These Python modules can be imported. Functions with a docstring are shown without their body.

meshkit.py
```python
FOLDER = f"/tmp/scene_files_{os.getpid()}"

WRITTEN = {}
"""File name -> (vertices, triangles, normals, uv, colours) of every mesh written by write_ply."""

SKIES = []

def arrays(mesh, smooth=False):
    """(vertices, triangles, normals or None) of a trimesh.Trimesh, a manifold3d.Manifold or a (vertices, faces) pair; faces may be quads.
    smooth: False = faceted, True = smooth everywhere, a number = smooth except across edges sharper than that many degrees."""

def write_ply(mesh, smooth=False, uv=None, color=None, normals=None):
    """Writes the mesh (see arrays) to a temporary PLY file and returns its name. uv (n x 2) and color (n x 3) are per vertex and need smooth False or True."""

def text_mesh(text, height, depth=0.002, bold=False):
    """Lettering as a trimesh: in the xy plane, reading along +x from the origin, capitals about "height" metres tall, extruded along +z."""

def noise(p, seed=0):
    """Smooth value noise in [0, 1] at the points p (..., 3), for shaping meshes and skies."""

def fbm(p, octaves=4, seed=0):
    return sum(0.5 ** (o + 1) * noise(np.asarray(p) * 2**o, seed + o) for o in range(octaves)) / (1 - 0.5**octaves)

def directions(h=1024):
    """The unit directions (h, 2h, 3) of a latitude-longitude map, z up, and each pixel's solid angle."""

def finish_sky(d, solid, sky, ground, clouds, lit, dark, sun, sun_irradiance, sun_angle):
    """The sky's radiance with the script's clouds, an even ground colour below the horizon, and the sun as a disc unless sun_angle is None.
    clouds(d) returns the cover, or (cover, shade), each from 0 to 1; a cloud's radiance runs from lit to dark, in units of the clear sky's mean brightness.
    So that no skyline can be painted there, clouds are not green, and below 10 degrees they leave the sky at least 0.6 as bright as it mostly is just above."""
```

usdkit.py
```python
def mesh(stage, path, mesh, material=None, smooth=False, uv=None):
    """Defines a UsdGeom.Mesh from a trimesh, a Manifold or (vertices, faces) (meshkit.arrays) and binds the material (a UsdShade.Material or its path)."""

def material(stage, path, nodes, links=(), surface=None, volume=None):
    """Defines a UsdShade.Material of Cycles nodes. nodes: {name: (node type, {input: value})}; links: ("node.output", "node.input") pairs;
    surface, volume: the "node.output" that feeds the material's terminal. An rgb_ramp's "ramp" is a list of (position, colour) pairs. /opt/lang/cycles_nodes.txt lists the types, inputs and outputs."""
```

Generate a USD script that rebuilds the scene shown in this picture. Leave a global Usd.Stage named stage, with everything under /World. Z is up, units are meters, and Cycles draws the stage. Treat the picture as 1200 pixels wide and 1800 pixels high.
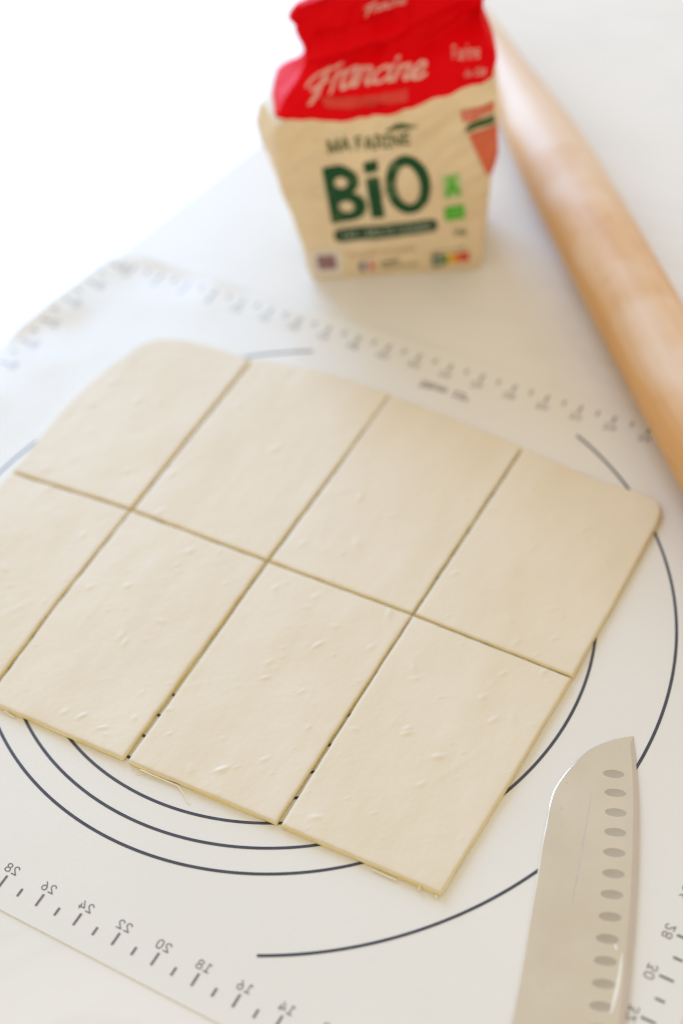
import math, random
import numpy as np
import trimesh, manifold3d
from shapely.geometry import Polygon, LineString, Point
from shapely import affinity, union_all
from shapely.ops import unary_union
from scipy.interpolate import LinearNDInterpolator, NearestNDInterpolator
import usdkit, meshkit
from pxr import Usd, UsdGeom, UsdLux, UsdShade, Gf, Sdf

stage = Usd.Stage.CreateInMemory()
UsdGeom.SetStageUpAxis(stage, UsdGeom.Tokens.z)
UsdGeom.SetStageMetersPerUnit(stage, 1.0)
UsdGeom.Xform.Define(stage, '/World')
UsdGeom.Scope.Define(stage, '/World/Looks')
CM = 0.01
rng = np.random.default_rng(7)
random.seed(7)

# ------------------------------------------------------------------ camera
F_PX = 2717.14
YAW, PITCH, ROLL = -0.572027, 0.815902, -0.0899152
CAM = np.array([24.7794, -21.0860, 59.2190])
fw = np.array([math.sin(YAW) * math.cos(PITCH), math.cos(YAW) * math.cos(PITCH), -math.sin(PITCH)])
rt = np.cross(fw, [0, 0, 1]); rt /= np.linalg.norm(rt); up = np.cross(rt, fw)
rt, up = math.cos(ROLL) * rt + math.sin(ROLL) * up, -math.sin(ROLL) * rt + math.cos(ROLL) * up
cam = UsdGeom.Camera.Define(stage, '/World/camera')
m = Gf.Matrix4d(*rt, 0, *up, 0, *(-fw), 0, *(CAM * CM), 1)
cam.AddTransformOp().Set(m)
cam.CreateHorizontalApertureAttr(24.0)
cam.CreateVerticalApertureAttr(36.0)
cam.CreateFocalLengthAttr(24.0 * F_PX / 1200)
cam.CreateClippingRangeAttr(Gf.Vec2f(0.01, 100))
cam.CreateFStopAttr(3.1)
cam.CreateFocusDistanceAttr(0.695)
cam.CreateExposureAttr(0.05)

# ------------------------------------------------------------------ light
M = {}
def mat(name, nodes, links=(), surface='p.BSDF'):
    M[name] = usdkit.material(stage, '/World/Looks/' + name, nodes, links, surface=surface)
    return M[name]

room = usdkit.material(stage, '/World/Looks/room_ambience', {'b': ('background_shader', {'color': (0.99, 0.855, 0.655), 'strength': 0.86})}, surface='b.background')
dome = UsdLux.DomeLight.Define(stage, '/World/room_light')
UsdShade.MaterialBindingAPI.Apply(dome.GetPrim()).Bind(room)

LDIR = np.array([-0.785, 0.62, 0.0])
wc = np.array([-0.10, 0.25, 0.0]) + LDIR * 3.0 + np.array([0, 0, 1.3])
win = UsdLux.RectLight.Define(stage, '/World/window_light')
win.CreateWidthAttr(1.7); win.CreateHeightAttr(3.4)
win.CreateIntensityAttr(8.4); win.CreateColorAttr(Gf.Vec3f(0.345, 0.585, 0.95))
zax = LDIR; xax = np.cross([0, 0, 1], zax); yax = np.array([0, 0, 1.0])
win.AddTransformOp().Set(Gf.Matrix4d(*xax, 0, *yax, 0, *zax, 0, *wc, 1))

# ------------------------------------------------------------------ helpers
_used = {}
def path_for(name, parent='/World'):
    k = (str(parent), name); n = _used.get(k, 0); _used[k] = n + 1
    return f'{parent}/{name}' + (f'_{n:03d}' if n else '')
def tag(prim, label=None, category=None, group=None, kind=None):
    for k, v in (('label', label), ('category', category), ('group', group), ('kind', kind)):
        if v: prim.SetCustomDataByKey(k, v)
def obj(name, mesh, material, parent='/World', smooth=False, **kw):
    """mesh in centimetres"""
    parent = parent if isinstance(parent, str) else str(parent.GetPath())
    if hasattr(mesh, 'to_mesh'):
        q = mesh.to_mesh(); mesh = (np.array(q.vert_properties[:, :3]), np.array(q.tri_verts))
    if isinstance(mesh, tuple): v, f = mesh
    else: v, f = mesh.vertices, mesh.faces
    v = np.asarray(v, float) * CM
    g = usdkit.mesh(stage, path_for(name, parent), (v, np.asarray(f)), M[material], smooth=smooth)
    tag(g.GetPrim(), **kw)
    return g.GetPrim()
def thing(name, label, category, loc=(0, 0, 0), group=None):
    x = UsdGeom.Xform.Define(stage, path_for(name))
    tag(x.GetPrim(), label, category, group)
    return x.GetPrim()
def grid_faces(nu, nv, closed=False):
    """index [i*nv+j]"""
    i, j = np.meshgrid(np.arange(nu - 1), np.arange(nv if closed else nv - 1), indexing='ij')
    j2 = (j + 1) % nv
    a, b, c, d = i * nv + j, (i + 1) * nv + j, (i + 1) * nv + j2, i * nv + j2
    return np.concatenate([np.stack([a, b, c], -1).reshape(-1, 3), np.stack([a, c, d], -1).reshape(-1, 3)])
def tri2d(poly):
    """shapely (multi)polygon -> flat vertices, faces"""
    V, Fs, n = [], [], 0
    for g in getattr(poly, 'geoms', [poly]):
        if g.is_empty or g.geom_type != 'Polygon': continue
        v, f = trimesh.creation.triangulate_polygon(g, engine='earcut')
        V.append(v[:, :2]); Fs.append(f + n); n += len(v)
    return np.vstack(V), np.vstack(Fs)
def fine(v, f, size):
    v3 = np.c_[v, np.zeros(len(v))]
    v3, f = trimesh.remesh.subdivide_to_size(v3, f, size, max_iter=12)
    return v3[:, :2], f
def orient_up(v2, f):
    a = v2[f[:, 1]] - v2[f[:, 0]]; b = v2[f[:, 2]] - v2[f[:, 0]]
    neg = a[:, 0] * b[:, 1] - a[:, 1] * b[:, 0] < 0
    f = f.copy(); f[neg] = f[neg][:, ::-1]
    return f
def flat_text(text, height, bold=False):
    t = meshkit.text_mesh(text, height, 0.01 * height, bold)
    k = t.face_normals[:, 2] > 0.9
    f = t.faces[k]; u, inv = np.unique(f.ravel(), return_inverse=True)
    v = t.vertices[u][:, :2]; v = v - [v[:, 0].min(), 0]
    return v, inv.reshape(-1, 3)
def rot2(v, a):
    c, s = math.cos(a), math.sin(a)
    return v @ np.array([[c, s], [-s, c]])

# ------------------------------------------------------------------ materials
def noise_mat(name, c1, c2, scale=6, rough=0.5, detail=4, bump=0.0, bscale=80, bdist=0.001, lo=0.35, hi=0.65, spec=0.18, **extra):
    nodes = {'g': ('texture_coordinate', {}),
             'n': ('noise_texture', {'scale': scale, 'detail': detail, 'roughness': 0.55}),
             'r': ('rgb_ramp', {'ramp': [(0, c1), (lo, c1), (hi, c2), (1, c2)]}),
             'p': ('principled_bsdf', {'roughness': rough, 'specular_ior_level': spec, **extra})}
    links = [('g.object', 'n.vector'), ('n.fac', 'r.fac'), ('r.color', 'p.base_color')]
    if bump:
        nodes['bn'] = ('noise_texture', {'scale': bscale, 'detail': 4.0})
        nodes['b'] = ('bump', {'strength': bump, 'distance': bdist})
        links += [('g.object', 'bn.vector'), ('bn.fac', 'b.height'), ('b.normal', 'p.normal')]
    return mat(name, nodes, links)

# white marble with soft grey veins
mat('marble', {
    'g': ('texture_coordinate', {}),
    'm': ('mapping', {'rotation': (0, 0, 0.7), 'scale': (1.0, 2.2, 1.0)}),
    'n1': ('noise_texture', {'scale': 2.6, 'detail': 7.0, 'roughness': 0.55, 'distortion': 1.6}),
    'd': ('math', {'math_type': 'subtract', 'value2': 0.5}),
    'ab': ('math', {'math_type': 'absolute'}),
    'v': ('rgb_ramp', {'ramp': [(0, (1, 1, 1)), (0.008, (0.62, 0.62, 0.62)), (0.035, (0.0, 0.0, 0.0)), (1, (0, 0, 0))]}),
    'n2': ('noise_texture', {'scale': 3.3, 'detail': 3.0}),
    'r2': ('rgb_ramp', {'ramp': [(0.42, (0, 0, 0)), (0.68, (1, 1, 1))]}),
    'mul': ('mix_color', {'blend_type': 'multiply', 'fac': 1.0}),
    'n3': ('noise_texture', {'scale': 5.0, 'detail': 5.0}),
    'cl': ('rgb_ramp', {'ramp': [(0.3, (0.755, 0.758, 0.755)), (0.7, (0.83, 0.836, 0.84))]}),
    'vm': ('mix_color', {'blend_type': 'mix', 'b': (0.60, 0.60, 0.61)}),
    'bw': ('rgb_to_bw', {}),
    'k': ('math', {'math_type': 'multiply', 'value2': 0.35}),
    'p': ('principled_bsdf', {'roughness': 0.30, 'specular_ior_level': 0.27})},
    [('g.object', 'm.vector'), ('m.vector', 'n1.vector'), ('n1.fac', 'd.value1'), ('d.value', 'ab.value1'), ('ab.value', 'v.fac'),
     ('g.object', 'n2.vector'), ('n2.fac', 'r2.fac'), ('v.color', 'mul.a'), ('r2.color', 'mul.b'),
     ('g.object', 'n3.vector'), ('n3.fac', 'cl.fac'), ('cl.color', 'vm.a'), ('mul.result', 'bw.color'), ('bw.val', 'k.value1'), ('k.value', 'vm.fac'),
     ('vm.result', 'p.base_color')])
noise_mat('white_floor', (0.80, 0.79, 0.78), (0.86, 0.855, 0.85), scale=1.5, rough=0.4)
noise_mat('white_cabinet', (0.78, 0.77, 0.75), (0.80, 0.79, 0.77), scale=3, rough=0.45)
# translucent silicone sheet
mat('silicone', {
    'g': ('texture_coordinate', {}),
    'n': ('noise_texture', {'scale': 9.0, 'detail': 3.0}),
    'r': ('rgb_ramp', {'ramp': [(0.3, (0.83, 0.838, 0.832)), (0.7, (0.86, 0.868, 0.866))]}),
    'bn': ('noise_texture', {'scale': 260.0, 'detail': 3.0}),
    'b': ('bump', {'strength': 0.12, 'distance': 0.0006}),
    'p': ('principled_bsdf', {'roughness': 0.24, 'specular_ior_level': 0.28}),
    't': ('transparent_bsdf', {'color': (0.97, 0.97, 0.96)}),
    'x': ('mix_closure', {'fac': 0.90})},
    [('g.object', 'n.vector'), ('n.fac', 'r.fac'), ('r.color', 'p.base_color'), ('g.object', 'bn.vector'), ('bn.fac', 'b.height'), ('b.normal', 'p.normal'),
     ('t.BSDF', 'x.closure1'), ('p.BSDF', 'x.closure2')], surface='x.closure')
noise_mat('mat_ink', (0.028, 0.040, 0.075), (0.045, 0.058, 0.098), scale=120, rough=0.24, spec=0.65)
noise_mat('scale_ink', (0.10, 0.095, 0.12), (0.16, 0.15, 0.19), scale=300, rough=0.24, spec=0.85)
# raw puff pastry
mat('dough', {
    'g': ('texture_coordinate', {}),
    'm': ('mapping', {'rotation': (0, 0, -0.25), 'scale': (1.0, 0.35, 1.0)}),
    'n': ('noise_texture', {'scale': 34.0, 'detail': 5.0, 'roughness': 0.6}),
    'r': ('rgb_ramp', {'ramp': [(0.25, (0.71, 0.636, 0.485)), (0.5, (0.745, 0.679, 0.558)), (0.75, (0.77, 0.72, 0.625))]}),
    'bn': ('noise_texture', {'scale': 420.0, 'detail': 3.0}),
    'm2': ('mapping', {'rotation': (0, 0, -0.3), 'scale': (1.0, 0.3, 1.0)}),
    'bn2': ('noise_texture', {'scale': 130.0, 'detail': 4.0, 'roughness': 0.6}),
    'ad': ('math', {'math_type': 'add'}),
    'b': ('bump', {'strength': 0.16, 'distance': 0.0007}),
    'p': ('principled_bsdf', {'roughness': 0.48, 'specular_ior_level': 0.35})},
    [('g.object', 'm.vector'), ('m.vector', 'n.vector'), ('n.fac', 'r.fac'), ('r.color', 'p.base_color'),
     ('g.object', 'bn.vector'), ('g.object', 'm2.vector'), ('m2.vector', 'bn2.vector'), ('bn.fac', 'ad.value1'), ('bn2.fac', 'ad.value2'), ('ad.value', 'b.height'), ('b.normal', 'p.normal')])
noise_mat('butter_layers', (0.87, 0.71, 0.29), (0.90, 0.79, 0.44), scale=60, rough=0.5)
noise_mat('dough_shred', (0.86, 0.80, 0.64), (0.90, 0.85, 0.72), scale=300, rough=0.5)
# brushed steel
def steel(name, col, rough, strength=0.05):
    mat(name, {
        'g': ('texture_coordinate', {}),
        'm': ('mapping', {'rotation': (0, 0, 0.36), 'scale': (30.0, 900.0, 30.0)}),
        'n': ('noise_texture', {'scale': 1.0, 'detail': 3.0}),
        'n2': ('noise_texture', {'scale': 38.0, 'detail': 5.0}),
        'rr': ('map_range', {'from_min': 0.3, 'from_max': 0.7, 'to_min': rough - 0.02, 'to_max': rough + 0.03}),
        'rc': ('rgb_ramp', {'ramp': [(0.3, tuple(c * 0.95 for c in col)), (0.7, col)]}),
        'b': ('bump', {'strength': strength, 'distance': 0.0002}),
        'p': ('principled_bsdf', {'metallic': 1.0})},
        [('g.object', 'm.vector'), ('m.vector', 'n.vector'), ('g.object', 'n2.vector'), ('n2.fac', 'rr.value'), ('rr.result', 'p.roughness'),
         ('n2.fac', 'rc.fac'), ('rc.color', 'p.base_color'), ('n.fac', 'b.height'), ('b.normal', 'p.normal')])
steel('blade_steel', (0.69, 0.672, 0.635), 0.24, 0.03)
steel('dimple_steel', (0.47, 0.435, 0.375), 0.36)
steel('spine_steel', (0.62, 0.58, 0.58), 0.32)
steel('edge_steel', (0.93, 0.93, 0.93), 0.18)
noise_mat('scratch', (0.50, 0.46, 0.43), (0.58, 0.54, 0.50), scale=200, rough=0.5)
noise_mat('smear', (0.80, 0.80, 0.76), (0.86, 0.86, 0.83), scale=200, rough=0.25)
noise_mat('handle_black', (0.02, 0.02, 0.022), (0.03, 0.03, 0.032), scale=60, rough=0.45)
# kraft paper and its prints
noise_mat('kraft', (0.75, 0.60, 0.395), (0.83, 0.685, 0.47), scale=28, rough=0.6, bump=0.45, bscale=42, bdist=0.003)
noise_mat('red_paper', (0.74, 0.002, 0.006), (0.82, 0.003, 0.008), scale=24, rough=0.5, bump=0.5, bscale=36, bdist=0.003, spec=0.04)
noise_mat('white_paper', (0.78, 0.74, 0.68), (0.82, 0.79, 0.74), scale=40, rough=0.55)
noise_mat('pink_print', (0.80, 0.36, 0.31), (0.84, 0.50, 0.44), scale=60, rough=0.5)
noise_mat('light_red_print', (0.70, 0.045, 0.035), (0.74, 0.065, 0.05), scale=60, rough=0.45)
def stamp(name, c, paper, scale=140):
    noise_mat(name, paper, c, scale=scale, rough=0.55, lo=0.30, hi=0.42, detail=5)
stamp('green_print', (0.010, 0.075, 0.024), (0.14, 0.20, 0.09))
stamp('olive_print', (0.07, 0.11, 0.03), (0.20, 0.22, 0.10), 200)
noise_mat('banner_green', (0.014, 0.058, 0.026), (0.02, 0.07, 0.035), scale=80, rough=0.55)
noise_mat('pale_green_print', (0.35, 0.42, 0.30), (0.45, 0.5, 0.38), scale=200, rough=0.55)
noise_mat('bright_green', (0.085, 0.44, 0.03), (0.10, 0.50, 0.04), scale=80, rough=0.5)
noise_mat('light_green', (0.36, 0.58, 0.22), (0.44, 0.64, 0.28), scale=120, rough=0.5)
noise_mat('brown_print', (0.42, 0.27, 0.13), (0.5, 0.33, 0.18), scale=120, rough=0.55)
noise_mat('mauve_print', (0.27, 0.15, 0.15), (0.34, 0.20, 0.20), scale=200, rough=0.55)
noise_mat('coral_print', (0.66, 0.13, 0.06), (0.70, 0.18, 0.09), scale=300, rough=0.55)
noise_mat('navy_print', (0.05, 0.07, 0.16), (0.07, 0.09, 0.18), scale=100, rough=0.55)
noise_mat('score_red', (0.62, 0.03, 0.012), (0.66, 0.05, 0.02), scale=100, rough=0.55)
noise_mat('score_orange', (0.72, 0.22, 0.02), (0.76, 0.26, 0.03), scale=100, rough=0.55)
noise_mat('score_yellow', (0.74, 0.48, 0.03), (0.78, 0.52, 0.05), scale=100, rough=0.55)
noise_mat('score_green', (0.10, 0.25, 0.06), (0.13, 0.29, 0.08), scale=100, rough=0.55)
noise_mat('score_dark_green', (0.05, 0.13, 0.07), (0.07, 0.16, 0.09), scale=100, rough=0.55)
# beech wood: grain runs along the pin's own length (local x)
mat('beech', {
    'g': ('texture_coordinate', {}),
    'm': ('mapping', {'scale': (6.0, 90.0, 90.0)}),
    'n': ('noise_texture', {'scale': 1.0, 'detail': 5.0, 'roughness': 0.6, 'distortion': 0.4}),
    'r': ('rgb_ramp', {'ramp': [(0.28, (0.59, 0.305, 0.11)), (0.5, (0.66, 0.375, 0.155)), (0.72, (0.71, 0.435, 0.205))]}),
    'm2': ('mapping', {'scale': (40.0, 260.0, 260.0)}),
    'n2': ('noise_texture', {'scale': 1.0, 'detail': 2.0}),
    'r2': ('rgb_ramp', {'ramp': [(0.60, (0, 0, 0)), (0.74, (1, 1, 1))]}),
    'mx': ('mix_color', {'blend_type': 'mix', 'b': (0.45, 0.24, 0.11)}),
    'k': ('rgb_to_bw', {}),
    'k2': ('math', {'math_type': 'multiply', 'value2': 0.35}),
    'at': ('attribute', {'attribute': 'flour'}),
    'n4': ('noise_texture', {'scale': 16.0, 'detail': 3.0, 'roughness': 0.5}),
    'fm': ('math', {'math_type': 'multiply'}),
    'fr': ('map_range', {'from_min': 0.30, 'from_max': 0.62, 'to_min': 0.0, 'to_max': 0.5, 'clamp': True}),
    'mf': ('mix_color', {'blend_type': 'mix', 'b': (0.86, 0.82, 0.78)}),
    'b': ('bump', {'strength': 0.08, 'distance': 0.0005}),
    'p': ('principled_bsdf', {'roughness': 0.48, 'specular_ior_level': 0.35})},
    [('g.object', 'm.vector'), ('m.vector', 'n.vector'), ('n.fac', 'r.fac'), ('g.object', 'm2.vector'), ('m2.vector', 'n2.vector'), ('n2.fac', 'r2.fac'),
     ('r.color', 'mx.a'), ('r2.color', 'k.color'), ('k.val', 'k2.value1'), ('k2.value', 'mx.fac'),
     ('g.object', 'n4.vector'), ('n4.fac', 'fm.value1'), ('at.fac', 'fm.value2'), ('fm.value', 'fr.value'), ('fr.result', 'mf.fac'), ('mx.result', 'mf.a'),
     ('mf.result', 'p.base_color'), ('n.fac', 'b.height'), ('b.normal', 'p.normal')])

# ------------------------------------------------------------------ setting: floor, counter
def box(x0, x1, y0, y1, z0, z1):
    b = trimesh.creation.box((x1 - x0, y1 - y0, z1 - z0)); b.apply_translation(((x0 + x1) / 2, (y0 + y1) / 2, (z0 + z1) / 2)); return b
obj('floor', box(-420, 300, -300, 420, -91, -90), 'white_floor', kind='structure')
def table_x(y): return -29.2 - 0.127 * (38.8 - y)
TZ = -0.06
def slab():
    out = Polygon([(table_x(-70), -70), (75, -70), (75, 125), (table_x(125), 125)])
    rings = []
    for inset, z in [(0.0, TZ - 3.0), (0.0, TZ - 0.18), (0.05, TZ - 0.06), (0.18, TZ)]:
        rings.append(np.c_[np.array(out.buffer(-inset, join_style=2).exterior.coords)[:4], np.full(4, z)])
    V = np.vstack(rings); f = grid_faces(4, 4, True)
    f = np.vstack([f, [[0, 1, 2], [0, 2, 3]], [[12, 14, 13], [12, 15, 14]]])
    t = trimesh.Trimesh(V, f, process=False); t.fix_normals(); return t
obj('countertop', slab(), 'marble', kind='structure')
obj('counter_base', trimesh.Trimesh(np.array([[table_x(y) + 6 if k == 0 else 70, y, z] for z in (-90, TZ - 3) for k, y in ((0, -65), (1, -65), (1, 120), (0, 120))]),
    np.array([[0, 1, 5], [0, 5, 4], [1, 2, 6], [1, 6, 5], [2, 3, 7], [2, 7, 6], [3, 0, 4], [3, 4, 7]]), process=False), 'white_cabinet', kind='structure')

# ------------------------------------------------------------------ pastry mat
mat_x0 = lambda y: np.maximum(-30.15, table_x(np.asarray(y, float)) + 0.12)
def mat_h(x, y):
    """gentle waves of the sheet where it is not pressed flat"""
    x = np.asarray(x, float); y = np.asarray(y, float)
    P = np.stack([x * 0.16 + 3, y * 0.16 + 9, np.zeros_like(x)], -1)
    n = meshkit.fbm(P, 2, 5)
    P2 = np.stack([x * 0.42 + 1, y * 0.42 + 4, np.zeros_like(x)], -1)
    n2 = meshkit.noise(P2, 11)
    dl = np.clip(1 - (x - mat_x0(y)) / 6.0, 0, 1); df = np.clip(1 - (40.0 - y) / 5.0, 0, 1); db = np.clip(1 - (y + 1.2) / 2.5, 0, 1) * np.clip((-2 - x) / 10, 0.15, 1)
    e = np.maximum(np.maximum(dl, df * np.clip((8 - x) / 20, 0.1, 1)), 0.12 * db)
    return 0.45 * e ** 1.5 * np.clip(n - 0.30, 0, 1) + 0.20 * e ** 1.3 * n2
pastry_mat = thing('pastry_mat', 'translucent white silicone pastry mat with printed rings and mirrored ruler scales, lying under the dough', 'pastry mat')
far_y = lambda x: 39.55 - 0.02 * (x + 10)
def mat_sheet():
    nx, ny = 260, 205
    u, w = np.meshgrid(np.linspace(0, 1, nx), np.linspace(0, 1, ny), indexing='ij')
    y = -1.15 + w * (far_y(-5) + 1.15)
    x = mat_x0(y) + u * (20.25 - mat_x0(y))
    # rounded corners
    R = 2.0
    cxl, cyt = mat_x0(y) + R, far_y(-5) - R
    for sx in (0, 1):
        for sy in (0, 1):
            cx = np.where(sx == 0, mat_x0(y) + R, 20.25 - R); cy = (-1.15 + R) if sy == 0 else (far_y(-5) - R)
            ax = (cx - x) if sx == 0 else (x - cx); ay = (cy - y) if sy == 0 else (y - cy)
            ins = (ax > 0) & (ay > 0)
            mx = np.maximum(ax, ay); ln = np.hypot(ax, ay) + 1e-9
            k = np.where(ins, mx / ln, 1.0)
            x = np.where(ins, cx + (x - cx) * k, x); y = np.where(ins, cy + (y - cy) * k, y)
    z = mat_h(x, y)
    top = np.stack([x, y, z], -1).reshape(-1, 3)
    f = grid_faces(nx, ny)
    n = len(top)
    bot = top - [0, 0, 0.055]
    idx = np.arange(n).reshape(nx, ny)
    loop = np.concatenate([idx[:, 0], idx[-1, 1:], idx[-2::-1, -1], idx[0, -2:0:-1]])
    l2 = np.roll(loop, -1)
    side = np.vstack([np.c_[loop, loop + n, l2], np.c_[l2, loop + n, l2 + n]])
    t = trimesh.Trimesh(np.vstack([top, bot]), np.vstack([f, f[:, ::-1] + n, side]), process=False)
    return t
obj('sheet', mat_sheet(), 'silicone', pastry_mat, smooth=50)
def on_mat(v2, f, lift=0.012):
    f = orient_up(v2, f)
    return np.c_[v2, mat_h(v2[:, 0], v2[:, 1]) + lift], f
RC = np.array([-4.775, 19.137])
def ring(r, a0, a1, w=0.145):
    a = np.radians(np.linspace(a0, a1, max(12, int(abs(a1 - a0) * 1.6))))
    wob = 1 + 0.0006 * np.sin(a * 3 + r)
    pts = []
    for rr in (r - w / 2, r + w / 2): pts.append(np.c_[RC[0] + rr * wob * np.cos(a), RC[1] + rr * wob * np.sin(a)])
    n = len(a); v = np.vstack(pts)
    i = np.arange(n - 1)
    f = np.vstack([np.c_[i, i + n, i + n + 1], np.c_[i, i + n + 1, i + 1]])
    return on_mat(v, f)
for r in (7.62, 8.89, 10.16, 11.43, 12.70, 13.97, 15.24):
    obj('measuring_ring', ring(r, 100, 440), 'mat_ink', pastry_mat)
obj('measuring_ring', ring(19.05, -63.5, 64.5), 'mat_ink', pastry_mat, label='widest printed ring, right half, broken for its size text')
obj('measuring_ring', ring(19.05, 116, 243), 'mat_ink', pastry_mat, label='widest printed ring, left half')
# rulers: (origin, reading direction, up direction, tick positions)
def ruler(ticks, read, upd, nums, lbl):
    """ticks: list of (number, centre point); read/upd unit vectors; mirrored print"""
    V, Fs, n = [], [], 0
    for num, c in ticks:
        c = np.asarray(c, float); big = num % 2 == 0
        lo, hi, w = -0.31, (0.31 if big else 0.10), 0.055
        q = np.array([c + read * sx * w + upd * h for sx, h in ((-1, lo), (1, lo), (1, (lo + hi) / 2), (1, hi), (-1, hi), (-1, (lo + hi) / 2))])
        fs = np.array([[0, 1, 2], [0, 2, 5], [5, 2, 3], [5, 3, 4]])
        V.append(q); Fs.append(fs + n); n += len(q)
    obj('ruler_ticks', on_mat(np.vstack(V), np.vstack(Fs)), 'scale_ink', pastry_mat, label=lbl)
    for num, c in ticks:
        if num % 2 or num not in nums or num == 0: continue
        v, f = flat_text(str(num), 0.43)
        v[:, 0] -= (v[:, 0].min() + v[:, 0].max()) / 2
        P = np.asarray(c, float) + v[:, :1] * read + (v[:, 1:] + 0.46) * upd
        obj('ruler_number', on_mat(P, f), 'scale_ink', pastry_mat)
X, Y = np.array([1.0, 0]), np.array([0, 1.0])
ruler([(n, (20 - n, 0)) for n in range(1, 50)], -X, Y, range(2, 40), 'ruler ticks along the near edge')
ruler([(n, (19.05, 38.85 - n)) for n in range(1, 39)], -Y, -X, range(2, 39), 'ruler ticks along the right edge')
far = lambda n: (-9.221 + (n - 20), 38.3)
ruler([(n, far(n)) for n in range(2, 47)], X, -Y, range(2, 47), 'ruler ticks along the far edge')
ruler([(n, (max(-29.15, float(mat_x0(27.6 + (n - 28) * 1.04)) + 0.75), 27.6 + (n - 28) * 1.04)) for n in range(2, 39)], Y, X, range(2, 39), 'ruler ticks along the left edge')
v, f = flat_text('38cm  15"', 0.5, True)
v[:, 0] *= 3.05 / v[:, 0].max()
obj('size_text', on_mat(np.array([-6.2, 36.72]) + v[:, :1] * X - v[:, 1:] * Y, f), 'scale_ink', pastry_mat)

# ------------------------------------------------------------------ puff pastry rectangles
def curve(pts, n, axis):
    """polyline of (x, y) -> n points by arc length, lightly wobbled"""
    pts = np.asarray(pts, float)
    s = np.r_[0, np.cumsum(np.linalg.norm(np.diff(pts, axis=0), axis=1))]
    t = np.linspace(0, s[-1], n)
    c = np.c_[np.interp(t, s, pts[:, 0]), np.interp(t, s, pts[:, 1])]
    if len(pts) > 2:                                                # soften the corners of the polyline
        k = max(2, n // 12)
        pad = np.vstack([c[0] + (c[0] - c[1:k + 1][::-1]), c, c[-1] + (c[-1] - c[-k - 1:-1][::-1])])
        ker = np.hanning(2 * k + 1); ker /= ker.sum()
        c2 = np.c_[np.convolve(pad[:, 0], ker, 'valid'), np.convolve(pad[:, 1], ker, 'valid')]
        c2[0], c2[-1] = c[0], c[-1]; c = c2
    return c
def xcut(k, y):
    tab = [([7.4, 14.35, 20.8, 26.7, 34.0], [-14.68, -15.17, -15.39, -15.59, -15.78]),
           ([7.4, 13.9, 20.9, 28.1, 34.6], [-6.63, -6.79, -6.97, -7.02, -7.15]),
           ([7.6, 14.3, 21.0, 27.0, 34.0], [1.43, 1.32, 1.29, 1.29, 1.28]),
           ([7.8, 14.06, 20.9, 26.8, 32.9], [9.30, 9.55, 9.74, 9.79, 9.72])][k]
    return float(np.interp(y, *tab))
YH = lambda x: float(np.interp(x, [-23, -15.4, -6.97, 1.26, 9.74], [20.31, 20.80, 20.88, 21.02, 20.92]))
YB = lambda x: float(np.interp(x, [-22.8, -13.8, -6.66, 1.43, 9.32], [7.2, 7.36, 7.55, 7.80, 7.98]))
TOPS = [[(-22.54, 32.1), (-21.9, 33.0), (-20.9, 33.55), (-18.5, 33.85), (-15.82, 33.85)],
        [(-15.7, 33.95), (-12.2, 34.72), (-9.5, 34.75), (-7.22, 34.66)],
        [(-7.02, 34.62), (-3.0, 34.38), (1.2, 33.92)],
        [(1.38, 33.86), (6.2, 33.36), (8.3, 33.5), (9.2, 33.3)]]
LEFT_T = [(-22.95, 20.38), (-23.45, 25.75), (-23.2, 29.06), (-22.54, 32.1)]
LEFT_B = [(-22.7, 7.2), (-22.95, 14), (-22.97, 20.25)]
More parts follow.
